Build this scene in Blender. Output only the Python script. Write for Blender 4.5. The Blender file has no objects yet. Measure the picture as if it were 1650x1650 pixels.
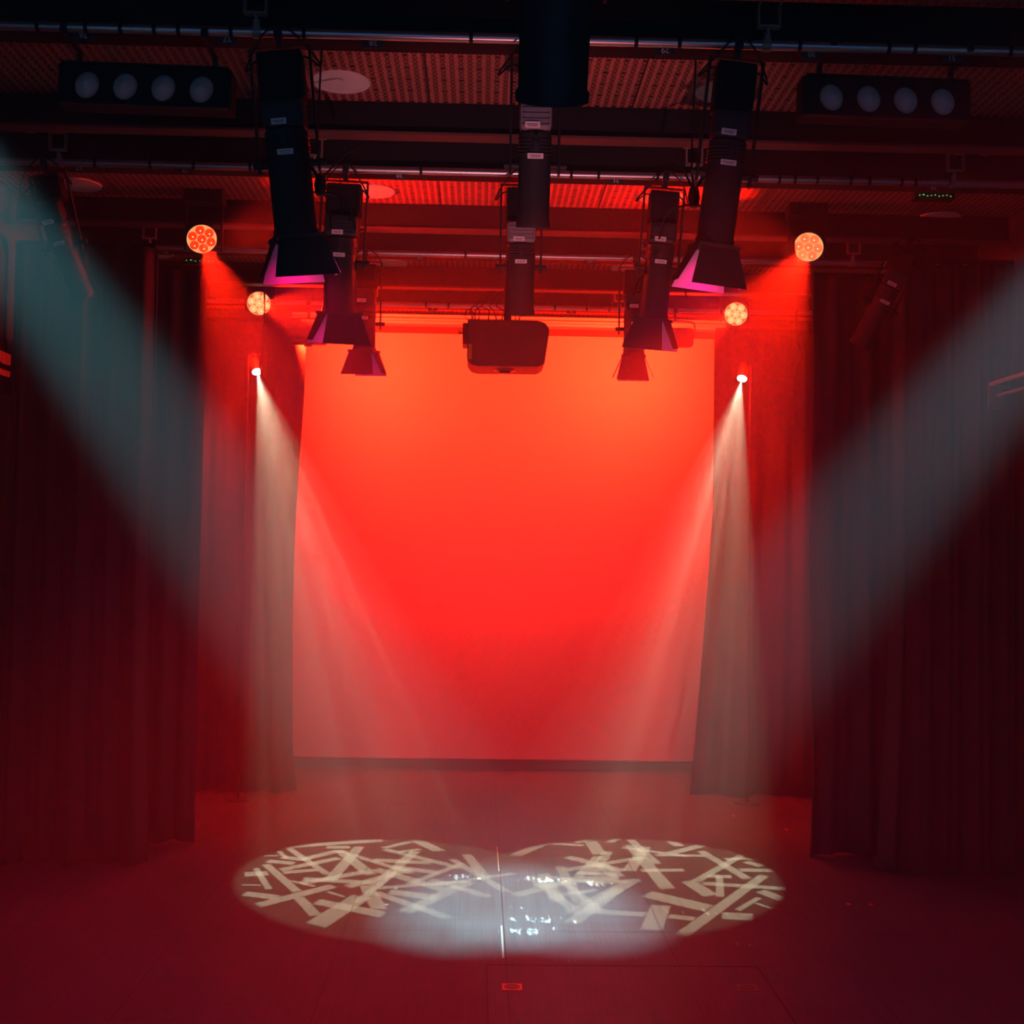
import bpy, bmesh, math, random
from mathutils import Vector, Matrix
random.seed(7)
S = bpy.context.scene
COL = S.collection
R = math.radians

# ------------------------------------------------------------------ camera
F_PX = 2000.0
CAM = Vector((-0.31, 0.0, 2.85))
YAW, PITCH, ROLL = math.atan(50/2000), math.atan(75/2000), 0.0155
FWD = Vector((math.sin(YAW)*math.cos(PITCH), math.cos(YAW)*math.cos(PITCH), math.sin(PITCH)))
_r0 = Vector((math.cos(YAW), -math.sin(YAW), 0)); _u0 = _r0.cross(FWD)
RGT = _r0*math.cos(ROLL) + _u0*math.sin(ROLL)
UPV = RGT.cross(FWD)
cd = bpy.data.cameras.new('camera'); cam = bpy.data.objects.new('camera', cd); COL.objects.link(cam)
cd.sensor_width = 36; cd.lens = 36*F_PX/1650; cd.clip_start = 0.05
cam.matrix_world = Matrix.Translation(CAM) @ Matrix((RGT, UPV, -FWD)).transposed().to_4x4()
S.camera = cam

def ray(u, v): return (FWD + RGT*((u-825)/F_PX) + UPV*((825-v)/F_PX))
def at_y(u, v, y):
    d = ray(u, v); return CAM + d*((y-CAM.y)/d.y)
def at_z(u, v, z):
    d = ray(u, v); return CAM + d*((z-CAM.z)/d.z)

# ------------------------------------------------------------------ world, exposure, lights
S.view_settings.view_transform = 'Standard'; S.view_settings.look = 'None'
S.view_settings.gamma = 1; S.view_settings.use_curve_mapping = False
S.view_settings.exposure = 0.0
W = bpy.data.worlds.new('world'); S.world = W; W.use_nodes = True
W.node_tree.nodes['Background'].inputs[0].default_value = (0.07, 0.19, 0.45, 1)
W.node_tree.nodes['Background'].inputs[1].default_value = 1.0
cy = S.cycles
cy.max_bounces = 4; cy.diffuse_bounces = 3; cy.glossy_bounces = 2; cy.transmission_bounces = 2
cy.volume_bounces = 0; cy.transparent_max_bounces = 6
cy.sample_clamp_indirect = 4.0; cy.caustics_reflective = True; cy.caustics_refractive = False

def aim(o, target, rollv=Vector((0, 0, 1))):
    o.rotation_euler = (Vector(target)-o.location).to_track_quat('-Z', 'Y').to_euler()
def spot(name, loc, target, energy, color, deg, blend=0.2, rad=0.03):
    l = bpy.data.lights.new(name, 'SPOT'); o = bpy.data.objects.new(name, l); COL.objects.link(o)
    l.energy = energy; l.color = color; l.spot_size = R(deg); l.spot_blend = blend; l.shadow_soft_size = rad
    o.location = loc; aim(o, target); return o

RED = (1.0, 0.011, 0.002)
# front-of-house cool beams crossing from the rig over the auditorium to mid stage
FOH_L = Vector((-3.44, 4.5, 5.85)); FOH_R = Vector((3.50, 4.5, 5.85))
POOL = at_z(838, 1462, 0)
spot('beam_spot_house_left', FOH_L, POOL+Vector((-.1, 0, 0)), 37000, (0.24, 0.80, 0.92), 14.4, 0.8, 0.05)
spot('beam_spot_house_right', FOH_R, POOL+Vector((.1, 0, 0)), 34000, (0.42, 0.72, 0.88), 14.4, 0.8, 0.05)

# moving wash heads: position, direction
HEADS = []
for (u, v, y, dr, pw, dg, w) in ((325, 385, 11.35, (3.0, -7.0, -5.1), 8500, 19, 1.0), (417, 489, 14.42, (2.45, -7.0, -1.7), 11000, 12, 2.0),
                              (1303, 398, 11.35, (-3.3, -7.0, -4.3), 9500, 22, 1.3), (1186, 506, 14.42, (-2.7, -7.0, -2.2), 10000, 12, 2.0)):
    p = at_y(u, v, y); HEADS.append((p, Vector(dr).normalized(), w))
    spot('wash_beam', p+Vector(dr).normalized()*0.03, p+Vector(dr), pw, RED, dg, 0.6, 0.025)
    # added spot at each head, aimed to redden the ceiling
    spot('added_ceiling_spot', p+Vector(dr).normalized()*0.05, p+Vector((3 if u < 825 else -3, -.55, 0.42)), 2300, RED, 62, 0.9, 0.10)
    if y > 13:
        spot('added_drape_spot', p+Vector((0, -.06, -.12)), p+Vector((-.25 if u < 825 else .25, .16, -2)), 1300, RED, 75, 0.9, 0.10)  # added spot that reddens the rear drape from above

# pin spots with break-up gobos
_g = random.Random(21)
PIN_L = at_y(415, 602, 14.55); PIN_R = at_y(1195, 613, 14.65)
TGT_L = at_z(628, 1412, 0); TGT_R = at_z(1012, 1410, 0)
L1, L2 = (380, 1320, 6.875), (600, 1320, 6.875)
GOBO_L = [(L1, 330,320,1640,232,.135), (L1,460,235,1030,620,.075), (L1,310,480,690,810,.085),(L1,690,860,890,1070,.10), (L1,240,955,1090,735,.13),
 (L1,85,822,470,868,.14),(L1,95,612,360,596,.16),(L1,60,728,280,730,.04),(L1,310,405,480,405,.035),(L1,490,562,1160,428,.11),
 (L1,510,592,900,560,.11),(L1,215,530,370,780,.06),(L1,470,350,560,430,.05),(L1,600,680,880,745,.045),(L1,720,660,1540,705,.13),
 (L1,860,905,1650,1060,.16),(L1,1190,90,1320,230,.13),(L1,1440,720,1590,1000,.13),(L1,890,1170,1400,850,.20),(L1,570,245,1130,125,.07),
 (L1,600,175,940,250,.10),(L1,980,210,1450,160,.06),(L1,340,462,650,490,.12),(L1,1010,800,1210,862,.04),(L1,500,420,800,450,.12),
 (L1,760,440,1130,350,.11),(L1,1000,310,1270,310,.12),(L1,1130,330,1500,620,.12),(L2,0,130,260,190,.08),(L2,90,135,430,105,.08),
 (L2,380,195,580,120,.13),(L2,450,215,750,355,.13),(L2,120,320,420,250,.08),(L2,280,365,530,330,.07),(L2,0,450,650,485,.13),
 (L2,170,800,720,870,.16)]
R1, R2 = (1040, 1320, 6.6), (820, 1320, 6.875)
GOBO_R = [(R1,600,680,1530,742,.12),(R1,480,1165,1270,590,.11),(R1,560,130,950,360,.085),(R1,560,322,1095,640,.10),(R1,900,297,1200,291,.10),
 (R1,1080,425,1290,430,.08),(R1,1000,540,1370,545,.12),(R1,1215,760,1480,860,.13),(R1,1170,890,1360,955,.045),(R1,980,968,1210,832,.06),
 (R1,810,1022,1150,1042,.20),(R1,0,790,690,952,.22),(R1,170,905,60,1180,.17),(R1,240,1030,530,1060,.12),(R1,160,165,370,290,.11),
 (R1,80,168,340,100,.07),(R1,270,362,700,252,.12),(R1,330,208,620,222,.09),(R1,785,590,795,830,.07),(R1,650,603,920,612,.12),
 (R1,440,650,700,815,.15),(R1,570,640,1110,335,.09),(R1,850,430,1075,412,.11),(R1,1060,450,1240,500,.11),(R1,770,218,970,193,.12),
 (R1,100,380,640,390,.10),(R1,-50,545,420,540,.11),
 (R2,0,235,840,292,.10),(R2,90,395,610,168,.12),(R2,880,150,1650,205,.09),(R2,1330,210,1650,500,.09),(R2,900,240,1010,390,.14),
 (R2,720,1030,1350,690,.15),(R2,860,1015,1530,1055,.13),(R2,1020,500,1210,640,.15),(R2,740,592,1200,612,.10),(R2,640,560,1500,420,.11),
 (R2,1130,250,1450,95,.08),(R2,740,260,1110,175,.08)]

for lst, (cu, cv_) in ((GOBO_L, (655, 1405)), (GOBO_R, (960, 1405))):
    for i in range(17):
        a = _g.uniform(0, 6.28); rr = _g.uniform(0, 1)**.5; th = _g.uniform(-.5, .5)+(0 if i % 2 else _g.choice((.9, 2.3)))
        x = cu+120*rr*math.cos(a); y_ = cv_+55*rr*math.sin(a); L = _g.uniform(35, 80)
        dx, dy = L*math.cos(th), .55*L*math.sin(th)
        lst.append(((0, 0, 1), x-dx, y_-dy, x+dx, y_+dy, _g.uniform(.07, .14)))
def gobo_spot(name, loc, target, energy, color, deg, bars):
    o = spot(name, loc, target, energy, color, deg, 0.16, 0.008)
    rot = o.rotation_euler.to_matrix().inverted()
    def lamp(p):
        q = rot @ (p-loc); return (q.x/-q.z, q.y/-q.z)
    l = o.data; l.use_nodes = True; nt = l.node_tree; nd = nt.nodes; lk = nt.links
    em = nd['Emission']
    tc = nd.new('ShaderNodeTexCoord'); sx = nd.new('ShaderNodeSeparateXYZ'); lk.new(tc.outputs['Normal'], sx.inputs[0])
    def m(op, a, b=None):
        n = nd.new('ShaderNodeMath'); n.operation = op
        for i, x in enumerate((a, b)):
            if x is None: continue
            if isinstance(x, (int, float)): n.inputs[i].default_value = x
            else: lk.new(x, n.inputs[i])
        return n.outputs[0]
    az = m('ABSOLUTE', sx.outputs[2])
    X = m('DIVIDE', sx.outputs[0], az); Y = m('DIVIDE', sx.outputs[1], az)
    def cv(x):
        c = nd.new('ShaderNodeCombineXYZ')
        for i in range(3): lk.new(x, c.inputs[i])
        return c.outputs[0]
    X3, Y3 = cv(X), cv(Y)
    def vm(op, a, b=None, c=None):
        n = nd.new('ShaderNodeVectorMath'); n.operation = op
        for i, x in enumerate((a, b, c)):
            if x is None: continue
            if isinstance(x, tuple): n.inputs[i].default_value = x
            else: lk.new(x, n.inputs[i])
        return n.outputs[0]
    rows = []
    for (c, x0, y0, x1, y1, w) in bars:
        a = at_z(c[0]+x0/c[2], c[1]+y0/c[2], 0); b = at_z(c[0]+x1/c[2], c[1]+y1/c[2], 0)
        t = (b-a).normalized(); nn = Vector((-t.y, t.x, 0))
        mid = (a+b)/2
        p0 = lamp(mid); p1 = lamp(b); 
        # length axis and width axis in the gate plane
        e = Vector((p1[0]-p0[0], p1[1]-p0[1])); L = e.length; e /= L
        q = lamp(mid+nn*(w/2)); g = Vector((q[0]-p0[0], q[1]-p0[1])); n2 = Vector((-e.y, e.x)); hw = abs(g.dot(n2))
        rows.append((e.x/L, e.y/L, -(e.x*p0[0]+e.y*p0[1])/L, n2.x/hw, n2.y/hw, -(n2.x*p0[0]+n2.y*p0[1])/hw))
    while len(rows) % 3: rows.append((0, 0, 5, 0, 0, 5))
    acc = None
    for i in range(0, len(rows), 3):
        r = rows[i:i+3]; g = lambda k: tuple(q[k] for q in r)
        U = vm('ABSOLUTE', vm('MULTIPLY_ADD', X3, g(0), vm('MULTIPLY_ADD', Y3, g(1), g(2))))
        V = vm('ABSOLUTE', vm('MULTIPLY_ADD', X3, g(3), vm('MULTIPLY_ADD', Y3, g(4), g(5))))
        # bars end bluntly, edges a touch soft
        mx = vm('MAXIMUM', U, V)
        k = vm('MULTIPLY_ADD', mx, (-11, -11, -11), (11, 11, 11))
        k = vm('MINIMUM', vm('MAXIMUM', k, (0, 0, 0)), (1, 1, 1))
        acc = k if acc is None else vm('ADD', acc, k)
    s = nd.new('ShaderNodeVectorMath'); s.operation = 'DOT_PRODUCT'; lk.new(acc, s.inputs[0]); s.inputs[1].default_value = (1, 1, 1)
    val = m('ADD', m('MULTIPLY', m('POWER', s.outputs['Value'], 0.75), 1.0), 0.16)
    lk.new(val, em.inputs['Strength'])
    return o
WARM = (0.90, 0.92, 0.60)
gobo_spot('pin_spot_stage_left', PIN_L, TGT_L, 6000, WARM, 26.0, GOBO_L)
gobo_spot('pin_spot_stage_right', PIN_R, TGT_R, 6000, WARM, 26.0, GOBO_R)

def area(name, loc, target, energy, color, sx, sy, spread=180):
    l = bpy.data.lights.new(name, 'AREA'); o = bpy.data.objects.new(name, l); COL.objects.link(o)
    l.shape = 'RECTANGLE'; l.size = sx; l.size_y = sy; l.energy = energy; l.color = color; l.spread = R(spread)
    o.location = loc; aim(o, target); return o
# added unseen fill spot below the frame, brightening the rig from underneath
spot('added_rig_fill_spot', (0.1, 3.2, 0.12), (0.0, 9.8, 6.2), 1300, (1.0, 0.24, 0.28), 33, 0.9, 0.06)
FLOOD_L = at_y(497, 540, 14.72); FLOOD_R = at_y(1087, 544, 14.72)
for p, sgn in ((FLOOD_L, 1), (FLOOD_R, -1)):
    area('cyclorama_flood', p+Vector((0, .13, -.02)), (p.x*0.45, 16.7, 5.35), 1300, RED, .36, .12, 150)

# ------------------------------------------------------------------ materials
def mat(name, col, rough=.6, metal=0.0, emit=None, es=1.0, spec=.5):
    m = bpy.data.materials.new(name); m.use_nodes = True
    if name in ('black_metal', 'dark_grey_housing', 'matt_black_paint', 'black_rubber_cable', 'barn_door_paint'): spec = .18
    b = m.node_tree.nodes['Principled BSDF']
    b.inputs['Base Color'].default_value = (*col, 1); b.inputs['Roughness'].default_value = rough
    b.inputs['Metallic'].default_value = metal; b.inputs['Specular IOR Level'].default_value = spec
    if emit:
        b.inputs['Emission Color'].default_value = (*emit, 1); b.inputs['Emission Strength'].default_value = es
    return m
def noisy(m, scale, lo, hi, stretch=(1, 1, 1)):
    nt = m.node_tree; nd = nt.nodes; lk = nt.links; b = nd['Principled BSDF']
    tc = nd.new('ShaderNodeTexCoord'); mp = nd.new('ShaderNodeMapping'); mp.inputs['Scale'].default_value = stretch
    n = nd.new('ShaderNodeTexNoise'); n.inputs['Scale'].default_value = scale; n.inputs['Detail'].default_value = 4
    r = nd.new('ShaderNodeMapRange'); r.inputs[3].default_value = lo; r.inputs[4].default_value = hi
    mx = nd.new('ShaderNodeVectorMath'); mx.operation = 'SCALE'; mx.inputs[0].default_value = b.inputs['Base Color'].default_value[:3]
    lk.new(tc.outputs['Object'], mp.inputs[0]); lk.new(mp.outputs[0], n.inputs['Vector']); lk.new(n.outputs[0], r.inputs[0])
    lk.new(r.outputs[0], mx.inputs['Scale']); lk.new(mx.outputs[0], b.inputs['Base Color'])
    return m
M_black = noisy(mat('black_metal', (.022, .022, .024), .5), 6, .7, 1.4)
M_blackm = noisy(mat('matt_black_paint', (.011, .011, .012), .8), 3, .7, 1.4)
M_barrel = noisy(mat('dark_grey_housing', (.032, .030, .032), .42), 9, .8, 1.2)
M_cap = noisy(mat('grey_cast_housing', (.20, .19, .21), .5), 14, .8, 1.2, (1, 1, 6))
M_steel = noisy(mat('brushed_steel_pipe', (.62, .60, .60), .34, .9), 3, .75, 1.1, (.3, 6, 6))
M_flange = noisy(mat('painted_steel_flange', (.11, .05, .045), .6), 4, .8, 1.2)
M_bracket = noisy(mat('galvanised_bracket', (.30, .27, .25), .5, .4), 12, .8, 1.2)
M_wall = noisy(mat('black_wall_paint', (.03, .03, .032), .8), 1.5, .7, 1.3)
M_cable = noisy(mat('black_rubber_cable', (.012, .012, .013), .6), 10, .8, 1.2)
M_white = noisy(mat('white_grille', (.74, .72, .72), .6), 40, .92, 1.05)
M_sticker = mat('white_sticker', (.82, .80, .80), .6)
M_ink = mat('sticker_ink', (.08, .08, .08), .7)
M_yellow = mat('yellow_sticker', (.75, .45, .05), .6)
M_housing = noisy(mat('white_screen_housing', (.66, .64, .63), .5), 5, .9, 1.05)
M_band = mat('black_screen_border', (.03, .03, .03), .6)
M_plate = mat('number_plate_black', (.03, .03, .035), .5)
M_proj = noisy(mat('projector_shell', (.055, .05, .05), .45), 8, .85, 1.15)
M_glass = mat('dark_lens_glass', (.02, .02, .03), .08, 0, None, 1, .8)
M_parlens = noisy(mat('frosted_lamp_lens', (.55, .50, .48), .28), 60, .9, 1.1)
M_flap = noisy(mat('barn_door_paint', (.028, .027, .028), .65), 6, .8, 1.3)
M_flapin = noisy(mat('barn_door_inner_paint', (.22, .2, .2), .6), 6, .9, 1.1)
M_glow = mat('lamp_glow_white', (.8, .8, .8), .3, 0, (1.0, .93, .85), 14)
M_purple = mat('lamp_glow_violet', (.5, .4, .6), .3, 0, (.55, .18, 1.0), 6)
M_cell = {}
def cellmat(w):
    k = round(w, 1)
    if k not in M_cell:
        M_cell[k] = (mat('red_led_lens', (.3, .02, .01), .15, 0, (1.0, .05+.50*(w-1), .008+.20*(w-1)), 1.0+.1*w),
                     mat('led_lens_rim', (.6, .4, .3), .3, 0, (1.0, .42, .14), .95),
                     mat('led_emitter', (.6, .4, .3), .3, 0, (1.0, .75, .45), 1.6+.6*w))
    return M_cell[k]
M_redplate2 = mat('glowing_red_plate', (.4, .03, .02), .3, 0, (1.0, .16, .04), 1.0)
M_greenled = mat('green_indicator', (.1, .5, .1), .4, 0, (.05, 1, .25), 1.0)
M_redpane = mat('red_lit_pane', (.3, .02, .02), .4, 0, (.75, .012, .008), .30)  # weak emission stands in for red light falling on the panes
M_redplate = noisy(mat('red_pull_plate', (.55, .03, .03), .45, .1), 20, .8, 1.1)
M_tape = mat('white_floor_tape', (.34, .31, .26), .6)
M_redtape = mat('red_floor_tape', (.8, .08, .06), .5)

# velvet drape
M_drape = noisy(mat('black_wool_drape', (.040, .036, .036), .95, 0, None, 1, .15), 2.0, .8, 1.25, (5, 5, .25))
# projection screen
M_screen = noisy(mat('projection_screen_fabric', (.52, .51, .50), .9, 0, None, 1, .2), 2, .98, 1.02)

def floor_material():
    m = mat('black_stage_floor', (.05, .05, .05), .8, 0, None, 1, .06); nt = m.node_tree; nd = nt.nodes; lk = nt.links; b = nd['Principled BSDF']
    tc = nd.new('ShaderNodeTexCoord'); P = tc.outputs['Object']
    def mp(sc, loc=(0, 0, 0)):
        n = nd.new('ShaderNodeMapping'); n.inputs['Scale'].default_value = sc; n.inputs['Location'].default_value = loc
        lk.new(P, n.inputs[0]); return n.outputs[0]
    def noise(v, s, d=4):
        n = nd.new('ShaderNodeTexNoise'); n.inputs['Scale'].default_value = s; n.inputs['Detail'].default_value = d; lk.new(v, n.inputs['Vector']); return n.outputs[0]
    def mth(op, a, b=None, c=None, cl=False):
        n = nd.new('ShaderNodeMath'); n.operation = op; n.use_clamp = cl
        for i, x in enumerate((a, b, c)):
            if x is None: continue
            if isinstance(x, (int, float)): n.inputs[i].default_value = x
            else: lk.new(x, n.inputs[i])
        return n.outputs[0]
    base = noise(mp((1, .6, 1)), 1.6, 5)
    ribs = noise(mp((55, 1.2, 1)), 1.0, 2)
    speck = noise(mp((22, 5, 1)), 1.0, 8)
    streak = noise(mp((.7, 30, 1)), 1.0, 3)
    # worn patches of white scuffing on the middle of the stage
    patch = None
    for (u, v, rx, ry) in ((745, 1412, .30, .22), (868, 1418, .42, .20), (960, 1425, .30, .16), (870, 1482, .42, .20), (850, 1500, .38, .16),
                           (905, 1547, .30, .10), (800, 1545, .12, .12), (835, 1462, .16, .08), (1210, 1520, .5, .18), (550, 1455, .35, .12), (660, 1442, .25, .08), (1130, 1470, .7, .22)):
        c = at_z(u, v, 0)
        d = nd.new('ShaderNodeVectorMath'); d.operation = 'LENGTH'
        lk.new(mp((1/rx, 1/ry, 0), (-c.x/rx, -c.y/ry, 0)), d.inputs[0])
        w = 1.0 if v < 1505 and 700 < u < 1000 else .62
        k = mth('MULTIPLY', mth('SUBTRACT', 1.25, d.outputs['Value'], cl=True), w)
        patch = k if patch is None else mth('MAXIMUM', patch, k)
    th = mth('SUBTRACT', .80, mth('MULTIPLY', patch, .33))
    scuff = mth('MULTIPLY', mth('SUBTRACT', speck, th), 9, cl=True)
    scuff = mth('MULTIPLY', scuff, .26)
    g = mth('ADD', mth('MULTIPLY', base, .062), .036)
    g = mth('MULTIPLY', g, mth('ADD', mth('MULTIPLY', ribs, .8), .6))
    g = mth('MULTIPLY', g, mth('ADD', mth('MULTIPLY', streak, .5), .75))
    tot = mth('ADD', g, scuff)
    # panel joints
    sx = nd.new('ShaderNodeSeparateXYZ'); lk.new(P, sx.inputs[0])
    jx = mth('LESS_THAN', mth('ABSOLUTE', mth('SUBTRACT', mth('FRACT', mth('ADD', mth('DIVIDE', sx.outputs[0], 1.22), .5-(at_z(812,1500,0).x/1.22))), .5)), .0028)
    jy = mth('LESS_THAN', mth('ABSOLUTE', mth('SUBTRACT', mth('FRACT', mth('ADD', mth('DIVIDE', sx.outputs[1], 2.44), .5-(at_z(800,1500,0).y/2.44))), .5)), .0022)
    tot = mth('MULTIPLY', tot, mth('SUBTRACT', 1, mth('MULTIPLY', mth('MAXIMUM', jx, jy), .7)))
    cb = nd.new('ShaderNodeCombineXYZ'); 
    for i in range(3): lk.new(tot, cb.inputs[i])
    lk.new(cb.outputs[0], b.inputs['Base Color'])
    lk.new(mth('ADD', mth('MULTIPLY', base, .25), .66), b.inputs['Roughness'])
    return m
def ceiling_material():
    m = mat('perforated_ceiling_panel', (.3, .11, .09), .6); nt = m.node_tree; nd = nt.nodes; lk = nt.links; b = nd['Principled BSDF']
    tc = nd.new('ShaderNodeTexCoord'); sx = nd.new('ShaderNodeSeparateXYZ'); lk.new(tc.outputs['Object'], sx.inputs[0])
    def mth(op, a, b=None, cl=False):
        n = nd.new('ShaderNodeMath'); n.operation = op; n.use_clamp = cl
        for i, x in enumerate((a, b)):
            if x is None: continue
            if isinstance(x, (int, float)): n.inputs[i].default_value = x
            else: lk.new(x, n.inputs[i])
        return n.outputs[0]
    def fr(x, per, off=0): return mth('SUBTRACT', mth('FRACT', mth('ADD', mth('DIVIDE', x, per), off)), .5)
    def dot(px, py, ox, oy, r, sqx=1, sqy=1):
        a = mth('MULTIPLY', fr(sx.outputs[0], px, ox), px/sqx); c = mth('MULTIPLY', fr(sx.outputs[1], py, oy), py/sqy)
        return mth('LESS_THAN', mth('ADD', mth('MULTIPLY', a, a), mth('MULTIPLY', c, c)), r*r)
    h = None
    for args in ((.062, .070, .27, 0, .0085), (.062, .070, .73, 0, .0085), (.062, .070, .38, .5, .0085), (.062, .070, .62, .5, .0085),
                 (.062, .070, .5, .25, .006, 2.6, 1), (.062, .070, .5, .75, .006, 2.6, 1), (.124, .21, .5, .5, .012, 2.2, 1)):
        d = dot(*args); h = d if h is None else mth('MAXIMUM', h, d)
    seam = mth('LESS_THAN', mth('ABSOLUTE', fr(sx.outputs[0], 1.5, .5-(.76/1.5))), .0045)
    h = mth('MAXIMUM', h, seam)
    n = nd.new('ShaderNodeTexNoise'); n.inputs['Scale'].default_value = 1.3; lk.new(tc.outputs['Object'], n.inputs['Vector'])
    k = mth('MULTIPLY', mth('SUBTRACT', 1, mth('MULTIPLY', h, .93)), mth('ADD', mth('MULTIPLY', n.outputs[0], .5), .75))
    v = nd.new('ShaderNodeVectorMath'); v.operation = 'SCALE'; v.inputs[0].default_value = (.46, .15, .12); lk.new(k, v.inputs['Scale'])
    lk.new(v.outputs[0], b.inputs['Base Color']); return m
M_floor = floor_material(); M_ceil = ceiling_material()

# ------------------------------------------------------------------ mesh helpers
class MB:
    def __init__(s): s.bm = bmesh.new()
    def box(s, c, d, mtx=None, bev=0):
        T = Matrix.Translation(Vector(c)) @ Matrix.Diagonal((d[0], d[1], d[2], 1))
        if mtx is not None: T = mtx @ T
        r = bmesh.ops.create_cube(s.bm, size=1, matrix=T)
        if bev:
            ed = list({e for v in r['verts'] for e in v.link_edges})
            bmesh.ops.bevel(s.bm, geom=ed, offset=bev, segments=2, affect='EDGES', profile=.6)
        return s
    def cyl(s, a, b, r0, r1=None, n=24, cap=True):
        a, b = Vector(a), Vector(b); r1 = r0 if r1 is None else r1
        q = (b-a).to_track_quat('Z', 'Y').to_matrix().to_4x4()
        T = Matrix.Translation((a+b)/2) @ q
        bmesh.ops.create_cone(s.bm, cap_ends=cap, segments=n, radius1=r0, radius2=r1, depth=(b-a).length, matrix=T); return s
    def lathe(s, prof, mtx=None, n=28):     # prof: (r, z) list
        rings = []
        for r, z in prof:
            if r < 1e-5: rings.append([s.bm.verts.new((0, 0, z))])
            else: rings.append([s.bm.verts.new((r*math.cos(2*math.pi*i/n), r*math.sin(2*math.pi*i/n), z)) for i in range(n)])
        vs = [v for g in rings for v in g]
        for A, B in zip(rings, rings[1:]):
            for i in range(n):
                j = (i+1) % n
                if len(A) == 1 and len(B) == 1: continue
                if len(A) == 1: s.bm.faces.new((A[0], B[j], B[i]))
                elif len(B) == 1: s.bm.faces.new((A[i], A[j], B[0]))
                else: s.bm.faces.new((A[i], A[j], B[j], B[i]))
        if mtx is not None: bmesh.ops.transform(s.bm, matrix=mtx, verts=vs)
        return s
    def tube(s, pts, r, n=8):
        pts = [Vector(p) for p in pts]; rings = []
        for i, p in enumerate(pts):
            t = (pts[min(i+1, len(pts)-1)]-pts[max(i-1, 0)]).normalized()
            q = t.to_track_quat('Z', 'Y').to_matrix()
            rings.append([s.bm.verts.new(p + q @ Vector((r*math.cos(2*math.pi*k/n), r*math.sin(2*math.pi*k/n), 0))) for k in range(n)])
        for A, B in zip(rings, rings[1:]):
            for i in range(n): s.bm.faces.new((A[i], A[(i+1) % n], B[(i+1) % n], B[i]))
        s.bm.faces.new(rings[0][::-1]); s.bm.faces.new(rings[-1]); return s
    def prism(s, pts, axis_vec):
        a = [s.bm.verts.new(Vector(p)) for p in pts]; b = [s.bm.verts.new(Vector(p)+Vector(axis_vec)) for p in pts]
        s.bm.faces.new(a); s.bm.faces.new(b[::-1])
        for i in range(len(a)):
            j = (i+1) % len(a); s.bm.faces.new((a[j], a[i], b[i], b[j]))
        return s
    def build(s, name, m, parent=None, smooth=False):
        bmesh.ops.recalc_face_normals(s.bm, faces=s.bm.faces)
        me = bpy.data.meshes.new(name); s.bm.to_mesh(me); s.bm.free(); me.materials.append(m)
        if smooth:
            for p in me.polygons: p.use_smooth = True
            try: me.set_sharp_from_angle(angle=R(35))
            except Exception: pass
        o = bpy.data.objects.new(name, me); COL.objects.link(o)
        if parent: o.parent = parent
        return o
def tag(o, label, cat, group=None, kind=None):
    o['label'] = label; o['category'] = cat
    if group: o['group'] = group
    if kind: o['kind'] = kind
    return o
def struct(o): o['kind'] = 'structure'; return o
def thing(name, label, cat, loc, rot=(0, 0, 0), group=None):
    o = bpy.data.objects.new(name, None); COL.objects.link(o); o.location = loc; o.rotation_euler = rot
    o.empty_display_size = .1
    return tag(o, label, cat, group)
def spline(pts, k=8):
    P = [Vector(p) for p in pts]; P = [P[0]*2-P[1]]+P+[P[-1]*2-P[-2]]; out = []
    for i in range(1, len(P)-2):
        a, b, c, d = P[i-1:i+3]
        for j in range(k):
            t = j/k
            out.append(.5*((2*b)+(c-a)*t+(2*a-5*b+4*c-d)*t*t+(3*b-a-3*c+d)*t**3))
    out.append(P[-2]); return out

# ------------------------------------------------------------------ setting
XL, XR, YB, ZC = -4.72, 4.72, 16.95, 6.20
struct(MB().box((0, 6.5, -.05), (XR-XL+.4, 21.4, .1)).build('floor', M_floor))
struct(MB().box((0, YB+.06, ZC/2), (XR-XL+.4, .12, ZC)).build('wall_back', M_wall))
struct(MB().box((XL-.06, 6.5, ZC/2), (.12, 20.8, ZC)).build('wall_left', M_wall))
struct(MB().box((XR+.06, 6.5, ZC/2), (.12, 20.8, ZC)).build('wall_right', M_wall))
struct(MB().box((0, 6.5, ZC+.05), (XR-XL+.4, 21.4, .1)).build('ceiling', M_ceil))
# haze fills the room and the space just round it
mh = bpy.data.materials.new('stage_haze'); mh.use_nodes = True; nt = mh.node_tree; nt.nodes.clear()
vo = nt.nodes.new('ShaderNodeVolumeScatter'); vo.inputs['Color'].default_value = (1, 1, 1, 1); vo.inputs['Density'].default_value = .016
vo.inputs['Anisotropy'].default_value = .35
om = nt.nodes.new('ShaderNodeOutputMaterial'); nt.links.new(vo.outputs[0], om.inputs['Volume'])
hz = MB().box((0, 6.55, 3.1), (10.4, 22.0, 7.0)).build('haze', mh)
tag(hz, 'thin theatrical haze filling the whole stage and catching every light beam', 'haze', kind='stuff')

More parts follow.
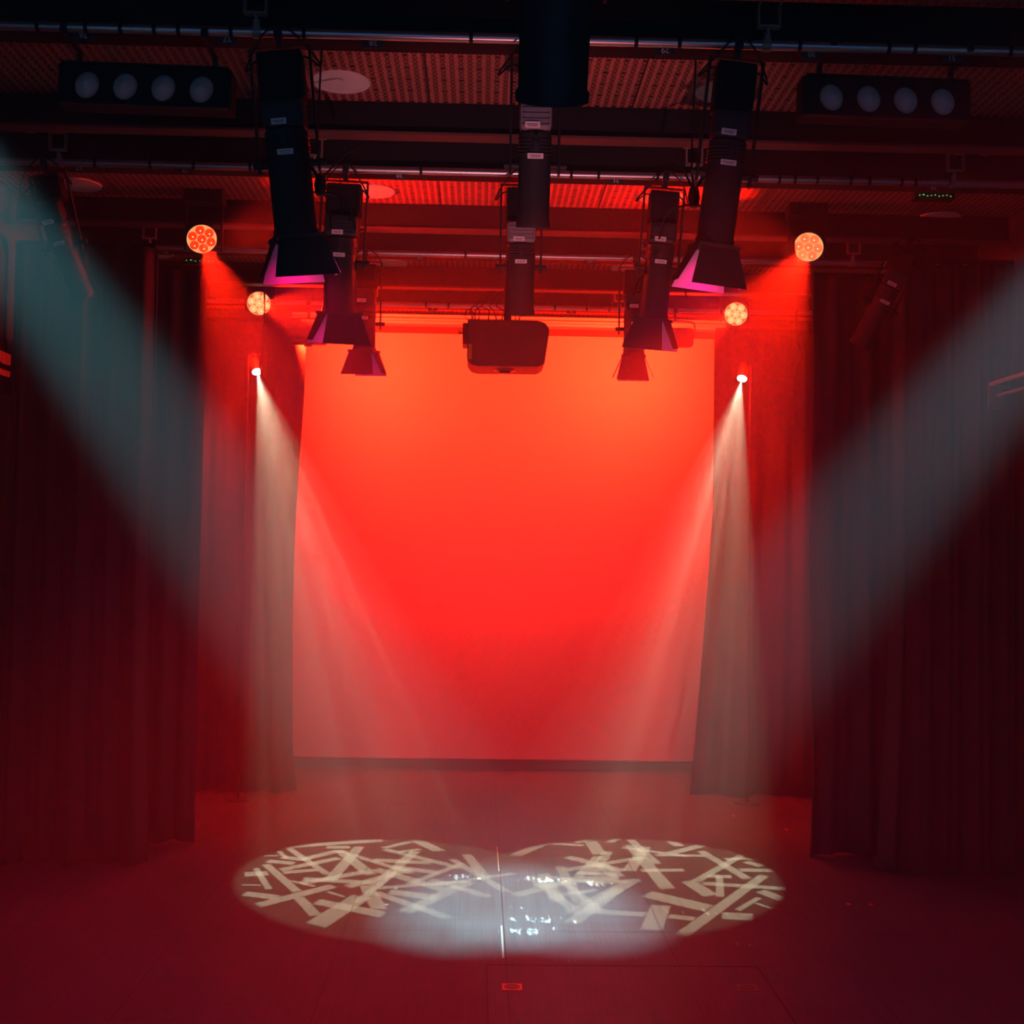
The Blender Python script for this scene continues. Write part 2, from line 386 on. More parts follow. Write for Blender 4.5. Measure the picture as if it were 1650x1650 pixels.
# ------------------------------------------------------------------ screen
scr = thing('projection_screen', 'large white projection screen washed red on the back wall', 'screen', (0, 16.7, 0))
sl, sr = at_y(455, 900, 16.7).x, at_y(1178, 900, 16.7).x
zt, zb = at_y(812, 540, 16.7).z, at_y(812, 1223, 16.7).z
MB().box(((sl+sr)/2, 0, (zt+zb)/2), (sr-sl, .012, zt-zb)).build('screen_fabric', M_screen, scr)
MB().box(((sl+sr)/2, -.002, zt+.045), (sr-sl, .02, .09)).build('top_border', M_band, scr)
hs = MB()
for i, (z, d) in enumerate(((zt+.12, .20), (zt+.165, .16), (zt+.21, .20))): hs.box(((sl+sr)/2-.02, -.06-d/2+.1, z), (sr-sl-.2, d, .036), bev=.006)
hs.box(((sl+sr)/2, .04, zt+.17), (sr-sl-.2, .05, .14))
for bx in (-1.8, 1.8): hs.box((bx, .04, (zt+.2+ZC)/2), (.05, .05, ZC-zt-.2))
hs.build('screen_housing', M_housing, scr)
MB().cyl((sl+.02, 0, zb-.012), (sr-.02, 0, zb-.012), .014).build('bottom_batten', M_band, scr, True)

# ------------------------------------------------------------------ drapes
def drape(name, label, x0, x1, y, folds, amp, seed, edge=None, top=5.68, zbot=.02):
    """x0 = stage-side edge, x1 = offstage edge; edge(t) shifts the stage-side edge with height (t 0 floor .. 1 top)"""
    rnd = random.Random(seed); n = 150; nz = 26; mb = MB(); bm = mb.bm
    ph = [rnd.uniform(0, 6.28) for _ in range(5)]
    def pt(i, j):
        s = i/n; t = j/nz; x = x0+(x1-x0)*s
        if edge: x += edge(t)*max(0, 1-s*2.5)
        w = 2*math.pi*folds*s
        a = amp*(0.62+.38*(1-t)**.6)
        yy = a*(math.sin(w+ph[0]+.5*math.sin(w*.23+ph[1]))+.45*math.sin(w*1.9+ph[2]+.5*(1-t))+.3*math.sin(w*.41+ph[3]))
        yy += -.05*(1-t)**6*math.sin(w*.5+ph[4])
        z = zbot+(top-zbot)*t
        if j == 0: z += .012*math.sin(w*.7+ph[2])
        return (x, y+yy, z)
    A = [[bm.verts.new(pt(i, j)) for j in range(nz+1)] for i in range(n+1)]
    for i in range(n):
        for j in range(nz): bm.faces.new((A[i][j], A[i+1][j], A[i+1][j+1], A[i][j+1]))
    o = mb.build(name, M_drape, None, True)
    MB().box(((x0+x1)/2, y, top+.02), (abs(x1-x0)-.02, .04, .04)).build('curtain_track', M_blackm, o)
    md = o.modifiers.new('thick', 'SOLIDIFY'); md.thickness = .012; md.offset = 0
    tag(o, label, 'curtain'); o['group'] = 'black drapes hanging down both sides of the stage'
    return o
dl = at_y(478, 900, 15.05).x
drape('stage_drape', 'rear black drape hanging left of the screen and overlapping its left edge', dl, XL+.06, 15.05, 6, .05, 3,
      lambda t: (.03 if t > .55 else 0)*(t-.55)/.45*2 - .04*math.sin(math.pi*min(1, t*1.2)) + .05*max(0, .1-t)*10)
drape('stage_drape', 'middle black drape on the left, in front of the rear drape beside the screen', at_z(322, 1350, 0).x, XL+.06, 12.4, 5, .05, 5)
drape('stage_drape', 'nearest black drape at the far left edge of the stage', at_y(232, 1200, 11.5).x, XL+.06, 11.5, 5, .06, 8,
      lambda t: .05*max(0, 1-t*3))
xr_t = at_y(1150, 700, 15.1).x; xr_b = at_y(1113, 1275, 15.1).x
drape('stage_drape', 'rear black drape right of the screen, its edge flaring inward at the floor', xr_t, XR-.06, 15.1, 6, .05, 11,
      lambda t: (xr_b-xr_t)*max(0, 1-t/.62)**1.15)
drape('stage_drape', 'middle black drape on the right, ending in a straight vertical edge', at_y(1304, 1200, 12.1).x, XR-.06, 12.1, 5, .055, 14,
      lambda t: .03*math.sin(t*9)*(1-t))
drape('stage_drape', 'nearest black drape at the far right edge of the stage', at_y(1436, 1100, 11.45).x, XR-.06, 11.45, 4.5, .07, 17,
      lambda t: -.10*max(0, 1-t*2.2))
# ------------------------------------------------------------------ overhead rows
ROWS = [4.46, 7.06, 9.56, 12.2, 14.7]
ZP = 5.85
PR = .029
rowname = ['over the auditorium', 'at the top of the picture', 'second in view', 'third in view', 'nearest the screen']
bands = {1: [54, 132, 188, 243, 282, 367, 446, 485, 755, 941, 1022, 1092, 1192, 1286, 1430, 1472, 1626],
         2: [153, 242, 312, 403, 678, 920, 964, 1059, 1255, 1280, 1316, 1370, 1400, 1452, 1474, 1530],
         3: [594, 752, 1025], 4: [690, 726, 897, 948, 984]}
nums = {1: [(110, '26'), (346, '27'), (585, '28'), (1063, '29'), (1303, '30'), (1532, '31')], 2: [(110, '17'), (283, '19'), (632, '20'), (985, '21'), (1503, '24')],
        3: [(255, '9'), (668, '12'), (945, '13')], 4: [(915, '7'), (690, '5')]}
def text_mesh(s, size, m, parent, loc, rot):
    cu = bpy.data.curves.new('digits', 'FONT'); cu.body = s; cu.size = size; cu.extrude = .0008; cu.align_x = 'CENTER'; cu.align_y = 'CENTER'
    o = bpy.data.objects.new('tmp', cu); COL.objects.link(o)
    me = bpy.data.meshes.new_from_object(o.evaluated_get(bpy.context.evaluated_depsgraph_get()))
    bpy.data.objects.remove(o); me.materials.clear(); me.materials.append(m)
    t = bpy.data.objects.new('number', me); COL.objects.link(t); t.parent = parent; t.location = loc; t.rotation_euler = rot
    return t
for k, yp in enumerate(ROWS):
    if k == 0: rn = 'over the auditorium above the camera'
    else: rn = rowname[k]
    b = thing('steel_beam', 'dark steel beam across the ceiling in front of the pipe %s' % rn, 'beam', (0, yp-.5, 5.95), group='steel beams across the ceiling')
    MB().box((0, 0, .125), (9.4, .02, .25)).build('web', M_blackm, b)
    MB().box((0, .005, .0), (9.4, .15, .02)).build('flange', M_flange, b)
    rw = thing('cable_raceway', 'black cable raceway running behind the pipe %s' % rn, 'raceway', (0, yp+.14, 5.84), group='cable raceways behind the pipes')
    MB().box((0, 0, .15), (9.3, .15, .30), bev=.004).build('channel', M_blackm, rw)
    for (u, s) in nums.get(k, []):
        pt = at_y(u, 900, yp+.05)
        pl = MB().box((0, 0, 0), (.115, .006, .066), bev=.001).build('number_plate', M_plate, rw)
        pl.location = (pt.x, -.086, -.012)
        text_mesh(s, .05, M_sticker, pl, (0, -.0045, 0), (R(90), R(180), 0))
    p = thing('lighting_pipe', 'steel lighting pipe spanning the stage, %s' % rn, 'pipe', (0, yp, ZP), group='steel lighting pipes')
    MB().cyl((-4.55, 0, 0), (4.55, 0, 0), PR, n=24).build('tube', M_steel, p, True)
    for u in bands.get(k, []):
        x = at_y(u, 300, yp).x
        MB().cyl((x-.011, 0, 0), (x+.011, 0, 0), PR+.004, n=20).build('cable_tie', M_cable, p, True)
    if k > 0:
        for x, side in ((-3.6, 'far left'), (-1.64, 'left of centre'), (1.3, 'right of centre'), (3.35, 'far right')):
            if k == 4 and abs(x) > 3: continue
            h = thing('pipe_hanger', 'galvanised hanger %s carrying the pipe %s' % (side, rn), 'bracket', (x, yp, ZP), group='hangers between beams and pipes')
            MB().box((-.06, -.06, .14), (.012, .05, .12)).box((.06, -.06, .14), (.012, .05, .12)).box((0, -.06, .08), (.132, .05, .012))\
                .box((-.10, -.42, .105), (.07, .10, .012)).box((.10, -.42, .105), (.07, .10, .012)).box((-.06, -.24, .2), (.012, .40, .012)).box((.06, -.24, .2), (.012, .40, .012)).build('channel', M_bracket, h)
            MB().cyl((0, -.06, .08), (0, -.03, .02), .008).build('rod', M_bracket, h)
            MB().cyl((-.025, 0, 0), (.025, 0, 0), PR+.008, n=20).box((0, -.03, .03), (.035, .02, .06)).build('clamp', M_bracket, h, True)

# ceiling speakers
for (x, y, lab) in ((-1.35, 8.68, 'nearest round white ceiling speaker, left of the centre lights'), (1.37, 8.68, 'nearest round ceiling speaker on the right, half hidden behind a stage light'),
                    (-1.36, 11.3, 'round white ceiling speaker in the second bay, left of centre'), (1.31, 11.3, 'round white ceiling speaker in the second bay, right of centre'),
                    (-1.41, 14.1, 'round white ceiling speaker in the third bay, left of centre'), (1.34, 14.1, 'round white ceiling speaker in the third bay, right of centre'),
                    (-1.36, 16.15, 'small round ceiling speaker nearest the screen, left of centre'), (1.30, 16.15, 'small round ceiling speaker nearest the screen, right of centre'),
                    (-4.03, 11.3, 'round ceiling speaker at far left, in the second bay'), (-4.0, 13.85, 'round ceiling speaker at far left, below a number 9 plate'),
                    (4.05, 11.75, 'round ceiling speaker at far right beside the green indicators'), (3.98, 14.4, 'round ceiling speaker at far right, in the third bay')):
    s = thing('ceiling_speaker', lab, 'speaker', (x, y, ZC), group='round white ceiling speakers')
    MB().lathe([(.165, 0), (.165, -.014), (.205, -.012), (.208, -.004), (.208, 0)], n=48).build('trim_ring', M_white, s, True)
    MB().lathe([(0, -.016), (.10, -.015), (.165, -.011)], n=48).build('grille', M_white, s, True)

# ------------------------------------------------------------------ stage lights
def sticker(parent, loc, rot, w=.085, h=.034):
    o = MB().box((0, 0, 0), (w, .002, h)).build('sticker', M_sticker, parent); o.location = loc; o.rotation_euler = rot
    t = MB().box((0, -.0015, .003), (w*.75, .001, h*.12)).box((0, -.0015, -.006), (w*.62, .001, h*.10)).build('printed_line', M_ink, o)
    return o
def fresnel(label, x, yrow, diam=.235, tilt=38, doors=True, capgrey=False, length=.62, drop=.30, lean=0, pan=0, mag=(1, 0, .22), glow=True, group='stage lights hung on the pipes', cable=True, flapturn=0, dark=False):
    """hangs from a pipe, points down and upstage"""
    root = thing('stage_light', label, 'stage light', (x, yrow, ZP), (0, R(lean), R(pan)), group)
    r = diam/2
    MB().box((0, 0, .0), (.05, .07, .075), bev=.006).box((0, 0, -.06), (.035, .035, .07)).cyl((0, -.03, -.02), (0, -.07, -.02), .008).build('hook_clamp', M_black, root)
    drop += .43
    w = r+.045
    yk = MB(); yk.box((0, 0, -.095), (2*w, .04, .008))
    for sgn in (-1, 1): yk.box((sgn*w, 0, -.095-drop/2), (.014, .05, drop), bev=.003)
    yk.build('yoke', M_black, root)
    hb = drop+.04-.36-.13
    if hb > .06:
        MB().box((0, .0, -.13-hb/2), (diam*1.04, .17, hb), bev=.02).box((0, -.088, -.13-hb*.5), (diam*.7, .012, hb*.6), bev=.004).build('driver_box', M_blackm, root)
    piv = Matrix.Translation((0, 0, -.10-drop+.06)) @ Matrix.Rotation(R(tilt), 4, 'X')   # local -Z = aim, tilts to +Y
    body = MB().lathe([(0, .22), (r*.6, .22), (r*.98, .18), (r*.98, -length*.55), (r*1.04, -length*.57), (r*1.04, -length*.62), (r*.9, -length*.62), (r*.9, -length*.5)], n=32)
    for i in range(5): body.lathe([(r*.98, .15-i*.02), (r*1.03, .146-i*.02), (r*1.03, .14-i*.02), (r*.98, .137-i*.02)])
    o = body.build('barrel', M_black if dark else M_barrel, root, True); o.matrix_local = piv
    cap = MB().box((0, 0, 0), (diam*.98, diam*.9, .16), bev=.03)
    for i in range(4): cap.box((0, -diam*.45-.003, -.05+.03*i), (diam*.8, .01, .008))
    o = cap.build('rear_housing', M_cap if capgrey else (M_black if dark else M_barrel), root); o.matrix_local = piv @ Matrix.Translation((0, 0, .27))
    st = sticker(root, (0, 0, 0), (0, 0, 0)); st.matrix_local = piv @ Matrix.Translation((-.02, -diam*.45-.012, .22))
    st = sticker(root, (0, 0, 0), (0, 0, 0), .09, .03); st.matrix_local = piv @ Matrix.Translation((.0, -r*.98-.008, .05))
    kb = MB()
    kb.cyl((-w-.035, 0, 0), (w+.045, 0, 0), .020, n=12)
    o = kb.build('tilt_knob', M_black, root, True); o.matrix_local = piv
    o = MB().box((0, -r-.012, .11), (.03, .03, .05), bev=.004).box((0, -r-.008, .14), (.02, .02, .05)).build('focus_handle', M_black, root); o.matrix_local = piv
    zl = -length*.62
    o = MB().lathe([(0, zl+.05), (r*.5, zl+.056), (r*.88, zl+.08)], n=28).build('lens', M_purple if glow else M_glass, root, True); o.matrix_local = piv
    # box frame with thin side slot the lamp leaks through
    if doors:
        fr = MB(); q = r*1.08
        for sx_, sy_, dx, dy in ((-1, 0, .012, 2*q), (1, 0, .012, 2*q), (0, -1, 2*q, .012), (0, 1, 2*q, .012)):
            fr.box((sx_*q, sy_*q, zl-.008), (dx, dy, .022))
        o = fr.build('door_frame', M_flap, root); o.matrix_local = piv @ Matrix.Rotation(R(flapturn), 4, 'Z')
        for i in range(4):
            L = .24 if i % 2 == 0 else .22
            wt, wb = q*1.9, q*2.75 if i % 2 == 0 else q*2.3
            if i % 2: wt, wb = q*1.7, q*1.15
            fl = MB().prism([(-wt/2, 0, 0), (wt/2, 0, 0), (wb/2, 0, -L), (-wb/2, 0, -L)], (0, .004, 0))
            o = fl.build('barn_door', M_flap, root); o.data.materials.append(M_flapin)
            for p in o.data.polygons:
                if p.normal.y > .9: p.material_index = 1
            T = Matrix.Rotation(R(flapturn+90*i), 4, 'Z') @ Matrix.Translation((0, -q, zl-.018)) @ Matrix.Rotation(R(-(22 if i % 2 == 0 else 24)), 4, 'X')
            o.matrix_local = piv @ T
        if glow:
            l = bpy.data.lights.new('lamp', 'SPOT'); lo = bpy.data.objects.new('stage_light_lamp', l); COL.objects.link(lo)
            l.energy = glow; l.color = mag; l.spot_size = R(112); l.spot_blend = .6; l.shadow_soft_size = .06
            lo.parent = root; lo.matrix_local = piv @ Matrix.Translation((0, 0, zl-.01))
    if cable:
        rnd = random.Random(int(x*100)+int(yrow*10)); mb = MB()
        for c in range(2):
            s = 1 if c else -1
            pts = [(s*.03, -.05, .03), (s*(.10+rnd.random()*.05), -.08, -.08), (s*(.17+rnd.random()*.06), -.02, -.22), (s*.10, .02, -.16), (s*.03, .0, -.1-drop*.7)]
            mb.tube(spline(pts), .006, 6)
        mb.build('power_cable', M_cable, root, True)
    return root
XF = -1.51; XG = 1.20; XC = -.035
fresnel('near centre stage light with a silhouetted body at the top middle of the rig', XC-.03, ROWS[0], .27, 30, False, False, .66, .43, glow=0, dark=True)
fresnel('centre stage light with grey rear housing and white sticker on the nearest visible pipe', XC, ROWS[1], .19, 15, False, True, .56, .27, glow=0)
fresnel('centre stage light above the projector with pale rear housing', XC, ROWS[2], .225, 15, False, True, .58, .27, glow=0)
fresnel('large left stage light with magenta-lit barn doors on the nearest visible pipe', XF-.01, ROWS[1], .25, 8, True, False, .66, .30, glow=115, flapturn=18, lean=-6)
fresnel('large right stage light with magenta-lit barn doors on the nearest visible pipe', XG-.06, ROWS[1], .22, 8, True, False, .66, .30, glow=115, flapturn=8, lean=6)
fresnel('left stage light with tilted barn doors crossed by the red beam on the second pipe', XF+.11, ROWS[2], .26, 10, True, False, .62, .26, glow=70, flapturn=24, lean=2)
fresnel('right stage light on the second pipe, its barn doors turned sideways', XG-.11, ROWS[2], .22, 10, True, False, .62, .26, glow=12, flapturn=-25, lean=4)
fresnel('small left stage light with open barn doors silhouetted against the screen', XF+.02, ROWS[3], .225, 6, True, False, .42, .24, glow=14, flapturn=-14)
fresnel('small right stage light with narrow barn doors silhouetted against the screen', XG-.02, ROWS[3], .215, 6, True, False, .42, .24, glow=5, flapturn=-8)
fresnel('dim slim stage light angled inward at the far left behind the teal beam', -3.72, ROWS[2]+.0, .19, 30, False, False, .66, .20, lean=-14, glow=0)
fresnel('dim slim stage light leaning inward at the far right above the pale beam', 3.62, ROWS[3]-.9, .19, 20, False, False, .66, .20, lean=24, glow=0)

# ------------------------------------------------------------------ moving heads
hl = ['red wash moving head with seven lenses at upper left, high on the side', 'pale glowing moving head left of the screen top, behind a hanging cable',
      'red wash moving head with seven lenses at upper right, high on the side', 'pale glowing moving head right of the screen top']
for (p, d, w), lab in zip(HEADS, hl):
    root = thing('moving_head', lab, 'stage light', p, group='moving head wash lights')
    q = d.to_track_quat('-Z', 'Y').to_matrix().to_4x4()
    rad = .133
    o = MB().lathe([(0, .21), (rad*.7, .20), (rad*1.05, .13), (rad*1.08, .0), (rad*1.03, -.004), (rad*1.03, .0)], n=32).build('head', M_black, root, True); o.matrix_local = q
    cm, rm, em = cellmat(w)
    o = MB().lathe([(0, -.001), (rad*.985, -.001)], n=40).build('lens_plate', rm if w < 1.5 else M_redplate2, root, True); o.matrix_local = q
    o = MB().lathe([(rad*.965, -.002), (rad*.97, -.009), (rad*1.0, -.009), (rad*1.02, -.002)], n=40).build('lens_ring', rm, root, True); o.matrix_local = q
    for i in range(7):
        a = R(60*i+12); rr = 0 if i == 6 else rad*.66
        T = q @ Matrix.Translation((rr*math.cos(a), rr*math.sin(a), -.004)) @ Matrix.Rotation(math.pi, 4, 'X')
        c = MB().lathe([(.0425, 0), (.040, .008), (.028, .017), (.012, .0215), (0, .0225)], n=6 if False else 20).build('lens_cell', cm, root, True); c.matrix_local = T
        e = MB().lathe([(.0065, .0215), (.004, .0245), (0, .025)], n=10).build('emitter', em, c, True)
    # yoke and base reach up to the pipe level
    zt_ = ZC-p.z
    MB().box((-.165, .09, (zt_-.13)/2), (.02, .05, zt_+.03), bev=.004).build('yoke_arm', M_black, root)
    MB().box((.165, .09, (zt_-.13)/2), (.02, .05, zt_+.03), bev=.004).build('yoke_arm', M_black, root)
    MB().box((0, .09, zt_-.06), (.36, .20, .12), bev=.01).build('base', M_black, root)

# pin spots
for (p, t, lab, s) in ((PIN_L, TGT_L, 'small white pin spot low beside the left edge of the screen', -1), (PIN_R, TGT_R, 'small white pin spot low beside the right edge of the screen', 1)):
    root = thing('pin_spot', lab, 'stage light', p, group='white pin spots beside the screen')
    q = (t-p).normalized().to_track_quat('-Z', 'Y').to_matrix().to_4x4()
    o = MB().lathe([(0, .30), (.05, .295), (.066, .24), (.068, .03), (.060, .028), (.060, .035)], n=24).build('barrel', M_black, root, True); o.matrix_local = q
    o = MB().lathe([(0, .036), (.058, .032)], n=24).build('lens', M_glow, root, True); o.matrix_local = q
    MB().box((-.09, .05, .14), (.008, .03, .20)).box((.09, .05, .14), (.008, .03, .20)).box((0, .05, .24), (.188, .03, .008)).build('yoke', M_black, root)
    # boom arm from the side
    b = thing('boom_stand', 'slim black boom pole behind the pin spot on the %s' % ('left' if s < 0 else 'right'), 'stand', (p.x+s*.12, p.y+.06, 0), group='boom poles behind the drapes')
    MB().cyl((0, 0, 0), (0, 0, p.z+.22), .014, n=12).build('pole', M_drape, b, True)
    MB().lathe([(0, .02), (.14, .018), (.15, 0), (0, 0)]).build('base', M_drape, b, True)

# cyclorama floods
for (p, lab) in ((FLOOD_L, 'wide flood light hanging before the upper left corner of the screen'), (FLOOD_R, 'wide flood light hanging before the upper right corner of the screen')):
    root = thing('flood_light', lab, 'stage light', (p.x, p.y, p.z), group='flood lights aimed at the screen')
    MB().box((0, 0, 0), (.44, .20, .22), bev=.04).build('housing', M_black, root)
    MB().box((0, 0, -.12), (.09, .06, .03)).build('tilt_lock', M_black, root)
    MB().box((0, .105, -.01), (.38, .008, .13)).build('lens', M_glass, root)
    y = MB().tube(spline([(-.24, 0, .0), (-.24, 0, .14), (-.20, 0, .19), (0, 0, .20), (.20, 0, .19), (.24, 0, .14), (.24, 0, .0)], 6), .011, 8); y.build('yoke', M_black, root, True)
    MB().box((0, -.01, (.19+ZP-p.z)/2), (.03, .03, ZP-p.z-.19)).box((0, -.02, ZP-p.z), (.05, .09, .085), bev=.006).build('hook_clamp', M_black, root)

# four-lamp strips
for (u, v, lab, tz, pn) in ((232, 140, 'left four-lamp blinder strip high on the nearest visible pipe', 0, 24), (1430, 160, 'right four-lamp blinder strip high on the nearest visible pipe', 0, -24)):
    p = at_y(u, v, 7.28)
    root = thing('blinder_light', lab, 'stage light', p, (R(0), R(.9), 0), group='four-lamp blinder strips')
    MB().box((0, .09, .01), (1.02, .16, .24), bev=.012).build('housing', M_blackm, root)
    MB().box((0, -.0, -.112), (.98, .03, .008)).box((0, -.0, .132), (.98, .03, .008)).build('trim', M_black, root)
    for i in range(4):
        x = -.336+.224*i
        T = Matrix.Translation((x, -.0, 0)) @ Matrix.Rotation(R(pn), 4, 'Y') @ Matrix.Rotation(R(90), 4, 'X') @ Matrix.Diagonal((.92, 1.08, 1, 1))
        o = MB().lathe([(.074, -.01), (.072, .004), (.060, .018), (.035, .034), (.008, .046), (0, .049)], n=36).build('lamp', M_parlens, root, True); o.matrix_local = T
    for bx in (-.4, .4):
        MB().box((bx, .06, .16), (.03, .03, .10)).box((bx, -.09, .215), (.03, .32, .02)).box((bx, -.22, .235), (.04, .07, .05)).build('bracket', M_black, root)

# ------------------------------------------------------------------ projector
pc = at_y(817, 560, 12.95)
pj = thing('projector', 'large dark projector hanging in front of the middle of the screen', 'projector', (pc.x, 12.95, pc.z))
bd = MB()
prof = [(-.415, -.17), (-.37, -.225), (-.30, -.24), (.32, -.235), (.385, -.20), (.425, .10), (.425, .17), (.38, .225), (.30, .245), (-.415, .245)]
bd.prism([(x, -.26, z) for x, z in prof], (0, .58, 0))
ob = bd.build('body', M_proj, pj); md = ob.modifiers.new('b', 'BEVEL'); md.width = .018; md.segments = 3; md.limit_method = 'ANGLE'
MB().prism([(-.41, -.272, .08), (.0, -.285, .095), (.415, -.272, .075), (.36, -.272, .215), (-.40, -.272, .225)], (0, .012, 0)).build('rear_panel', M_proj, pj)
MB().box((-.44, -.08, .10), (.05, .30, .22), bev=.01).cyl((-.465, -.08, .13), (-.50, -.08, .13), .008).cyl((-.50, -.08, .13), (-.508, -.08, .13), .025).build('side_bracket', M_black, pj)
MB().lathe([(0, -.035), (.05, -.032), (.075, -.01), (.12, 0), (.12, .01)], Matrix.Translation((-.02, .0, -.245)), n=28).build('lens_dome', M_glass, pj, True)
MB().box((-.385, -.268, -.095), (.038, .006, .155)).build('yellow_label', M_yellow, pj)['label'] = 'yellow warning label'
MB().box((.0, 0, (ZC-pc.z+.22)/2), (.08, .08, ZC-pc.z-.22)).box((0, 0, .255), (.26, .2, .02)).build('ceiling_pole', M_black, pj)
cb = MB()
for i, x in enumerate((-.37, -.30, -.2, -.12, -.06, -.34, .08, .12)):
    h = .22+.1*random.random()
    cb.cyl((x, -.12, .24), (x, -.12, .30), .014, .004, n=8)
    cb.tube(spline([(x, -.12, .28), (x+.03*random.uniform(-1, 1), -.14, .36), (x+.08*random.uniform(-1, 1), -.10, .42), (x*.6, -.1, .30+h), (x*.4, -.05, .58)]), .0055, 6)
cb.tube([Vector((-.40+.045*math.cos(a/10*6.28), -.14, .31+.055*math.sin(a/10*6.28))) for a in range(11)], .006, 6)
cb.build('cables', M_cable, pj, True)

# ------------------------------------------------------------------ loose cables
def cable(label, pts, r, name='hanging_cable'):
    root = thing(name, label, 'cable', pts[0], group='cables hanging from the rig')
    P = [Vector(p)-Vector(pts[0]) for p in pts]
    MB().tube(spline(P), r, 8).build('cord', M_cable, root, True)
    return root, P
c, P = cable('thin black cable hanging from the left pale moving head down to a connector', [at_y(*p, 14.3) for p in ((426, 455), (426, 505), (423, 528), (426, 548), (423, 562), (419, 588), (421, 598))], .010)
MB().cyl(P[-1], at_y(427, 613, 14.3)-Vector(at_y(426, 455, 14.3)), .022, .014, n=10).build('connector', M_cable, c, True)
c, P = cable('long thin cable hanging below the upper right moving head', [HEADS[2][0]+Vector((-.13, .03, .06))]+[at_y(*p, 11.1) for p in ((1284, 440), (1284, 500), (1284, 545), (1292, 572), (1289, 582))], .008)
MB().cyl(P[-1], at_y(1275, 602, 11.1)-(HEADS[2][0]+Vector((-.13, .03, .06))), .009, .006, n=10).build('connector', M_cable, c, True)
def bundle(u, v, y, lab, seed):
    rnd = random.Random(seed); p = at_y(u, v, y); root = thing('cable_bundle', lab, 'cable', p, group='knotted cable bundles')
    MB().lathe([(0, .07), (.03, .06), (.04, 0), (.03, -.06), (0, -.07)], n=12).build('tied_knot', M_cable, root, True)
    mb = MB()
    for i in range(9):
        a = rnd.uniform(-1, 1); up = i < 4
        e = Vector((.26*a, rnd.uniform(-.03, .1), (.16+.12*rnd.random())*(1 if up else -1)))
        mid = Vector((e.x*.75, e.y*.5, e.z*(.9 if up else .35)))
        mb.tube(spline([(0, 0, .04 if up else -.04), mid, e]), .007, 6)
    mb.tube(spline([(0, 0, .04), (-.02, -.02, .3), (0, -.05, ZC-p.z)]), .007, 6)
    mb.build('cord', M_cable, root, True)
bundle(516, 299, 7.9, 'knot of black cables right of the large left stage light', 4)
bundle(1118, 318, 7.9, 'knot of black cables left of the large right stage light', 6)
bundle(548, 412, 10.3, 'small knot of cables beside the left ceiling speaker in the third bay', 9)
bundle(1066, 432, 10.3, 'small knot of cables left of the right barn doors', 12)

# junction box behind the centre
j = at_y(969, 485, 14.55); MBj = MB().box((0, 0, 0), (.27, .14, .16), bev=.012).build('junction_box', M_blackm); MBj.location = j
tag(MBj, 'dark junction box on the pipe nearest the screen, right of the projector', 'box')

# indicator units
for (u, v, y, n, lab, rd) in ((1507, 315, 10.9, 9, 'small control unit with a row of green indicator lights at upper right', 0), (322, 420, 13.0, 7, 'small control unit with green and red indicators below the upper left moving head', 1)):
    p = at_y(u, v, y); root = thing('control_unit', lab, 'device', (p.x, y, p.z), group='control units with indicator lights')
    MB().box((0, .06, 0), (.36, .10, .06), bev=.004).box((0, .08, (ZC-p.z)/2), (.03, .03, ZC-p.z)).build('case', M_blackm, root)
    for i in range(n):
        MB().box((-.14+.28*i/(n-1), 0, .006*math.sin(i*2.1)), (.008 if i != 1 else .016, .008, .006)).build('indicator', M_greenled, root)

# left wall window and right wall rail
w = thing('wall_window', 'small four-pane window on the left wall, its red light put in as glow', 'window', (XL+.02, 11.3, 0))
def wy(u, v):
    d = ray(u, v); t = (XL+.03-CAM.x)/d.x; return CAM+d*t
for (a, b_, c_, d_) in (((4.5, 566), (17.8, 572), (16.8, 589), (4.5, 585)), ((4.5, 595), (16.5, 599), (15.5, 608), (4, 604)), ((-9, 560), (2.6, 565), (2.2, 583), (-9, 579)), ((-9, 589), (2.4, 594), (2.2, 603), (-9, 598))):
    q = [wy(*s)-Vector(w.location) for s in (a, b_, c_, d_)]
    MB().prism(q, (-.01, 0, 0)).build('pane', M_redpane, w)
pp = wy(4, 586)-Vector(w.location)
MB().box((-.012, pp.y+.02, pp.z), (.015, .62, .50)).build('frame', M_blackm, w)
rl = at_y(1597, 619, 10.9); a1 = at_y(1650, 597, 10.45); 
rt = thing('wall_rail', 'double metal rail with a bracket at the right edge near the nearest drape', 'rail', (rl.x, rl.y, 0))
L0 = Vector(rt.location)
dirv = Vector((.0, -1, 0))
MB().cyl(rl-L0, rl+dirv*2.6+Vector((.1, 0, 0))-L0, .022).build('upper_rail', M_bracket, rt, True)
MB().cyl(rl+Vector((.06, 0, -.10))-L0, rl+dirv*2.6+Vector((.16, 0, -.10))-L0, .014).build('lower_rail', M_bracket, rt, True)
MB().box(rl+Vector((.05, .02, -.11))-L0, (.13, .03, .22)).box(rl+Vector((.25, .02, -.02))-L0, (.36, .03, .03)).build('bracket', M_flange, rt)

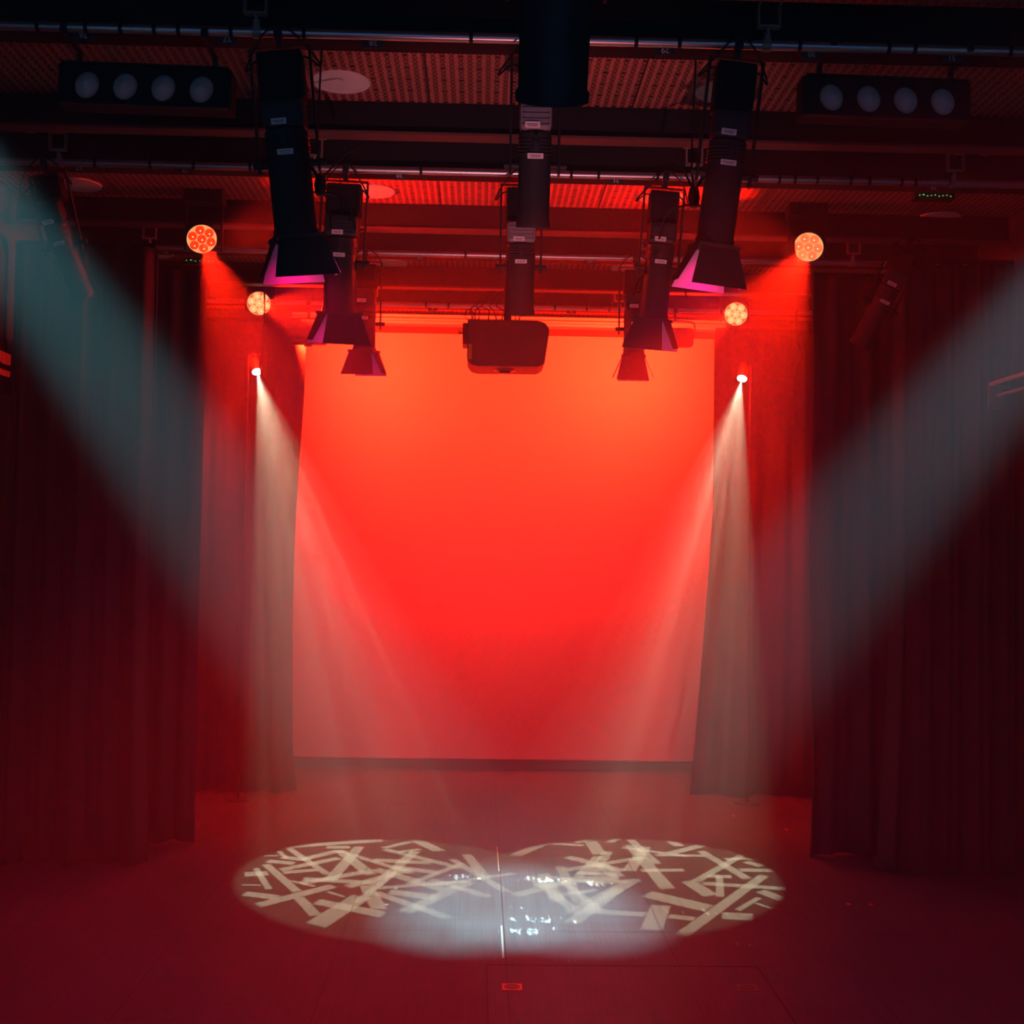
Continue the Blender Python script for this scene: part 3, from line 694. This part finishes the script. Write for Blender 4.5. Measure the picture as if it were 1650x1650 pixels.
# ------------------------------------------------------------------ floor details
ht = thing('floor_hatch', 'black floor hatch with two recessed pull plates at the front of the stage', 'hatch', (0, 0, 0))
A, B = at_z(785, 1556, 0), at_z(1221, 1560, 0)
y1 = A.y; y0 = 7.0
MB().box(((A.x+B.x)/2, (y0+y1)/2, .003), (B.x-A.x, y1-y0, .006)).build('panel', M_floor, ht)
fr = MB(); 
for x in (A.x, B.x): fr.box((x, (y0+y1)/2, .004), (.010, y1-y0, .009))
fr.box(((A.x+B.x)/2, y1, .004), (B.x-A.x, .010, .009)); fr.build('edge_strip', M_blackm, ht)
for (u, v, m) in ((825, 1592.5, M_redplate), (1204, 1594, M_flange)):
    p = at_z(u, v, 0)
    pl = MB().box((0, 0, .008), (.135, .125, .006), bev=.002).build('pull_plate', m, ht); pl.location = (p.x, p.y, 0)
    ov = MB().lathe([(0, .0125), (.7, .0125), (.8, .014), (.95, .014), (1, .011)], Matrix.Diagonal((.052, .045, 1, 1)), n=28).build('recess_ring', M_black, pl)
tp = [(638, 1432, 'tiny pale tape mark'), (772, 1416, 'small yellow-white tape mark'), (623, 1458, 'small white tape mark'), (830, 1500, 'small white tape mark among the scuffs'),
      (1182, 1315, 'tiny red tape mark behind the pattern'), (1267, 1337, 'tiny red tape mark far right behind the pattern'), (1367, 1457, 'tiny red tape mark before the right drape'),
      (1403, 1458, 'outer tiny red tape mark before the right drape'), (762, 1416, 'tiny red')]
labs = ['tiny pinkish tape mark on the lit floor left of centre', 'small bright tape mark just left of the centre tape line', 'small white tape mark on the lit floor near the left bars of light',
        'small white tape mark among the scuffs at the front centre', 'tiny red tape mark on the floor behind the right light pattern', 'tiny red tape mark farthest to the rear right on the floor',
        'inner of two tiny red tape marks before the right drapes', 'outer of two tiny red tape marks before the right drapes']
for (u, v, _), lab in zip(tp, labs):
    p = at_z(u, v, 0); o = MB().box((0, 0, .0015), (.028, .05, .003)).build('tape_mark', M_redtape if 'red' in lab else M_tape); o.location = (p.x, p.y, 0)
    tag(o, lab, 'tape', 'small tape marks on the stage floor')
for (u0, v0, u1, v1, wd, lab) in ((801, 1364, 804, 1404, .012, 'thin pale tape line on the floor at rear centre of the light pattern'), (808, 1492, 811, 1544, .014, 'thin white tape line on the floor at front centre among scuffs')):
    a, b_ = at_z(u0, v0, 0), at_z(u1, v1, 0); c_ = (a+b_)/2
    o = MB().box((0, 0, .0015), (wd, (a-b_).length, .003)).build('tape_line', M_tape); o.location = (c_.x, c_.y, 0); o.rotation_euler = (0, 0, math.atan2(b_.y-a.y, b_.x-a.x)+math.pi/2)
    tag(o, lab, 'tape', 'pale tape lines on the stage floor')
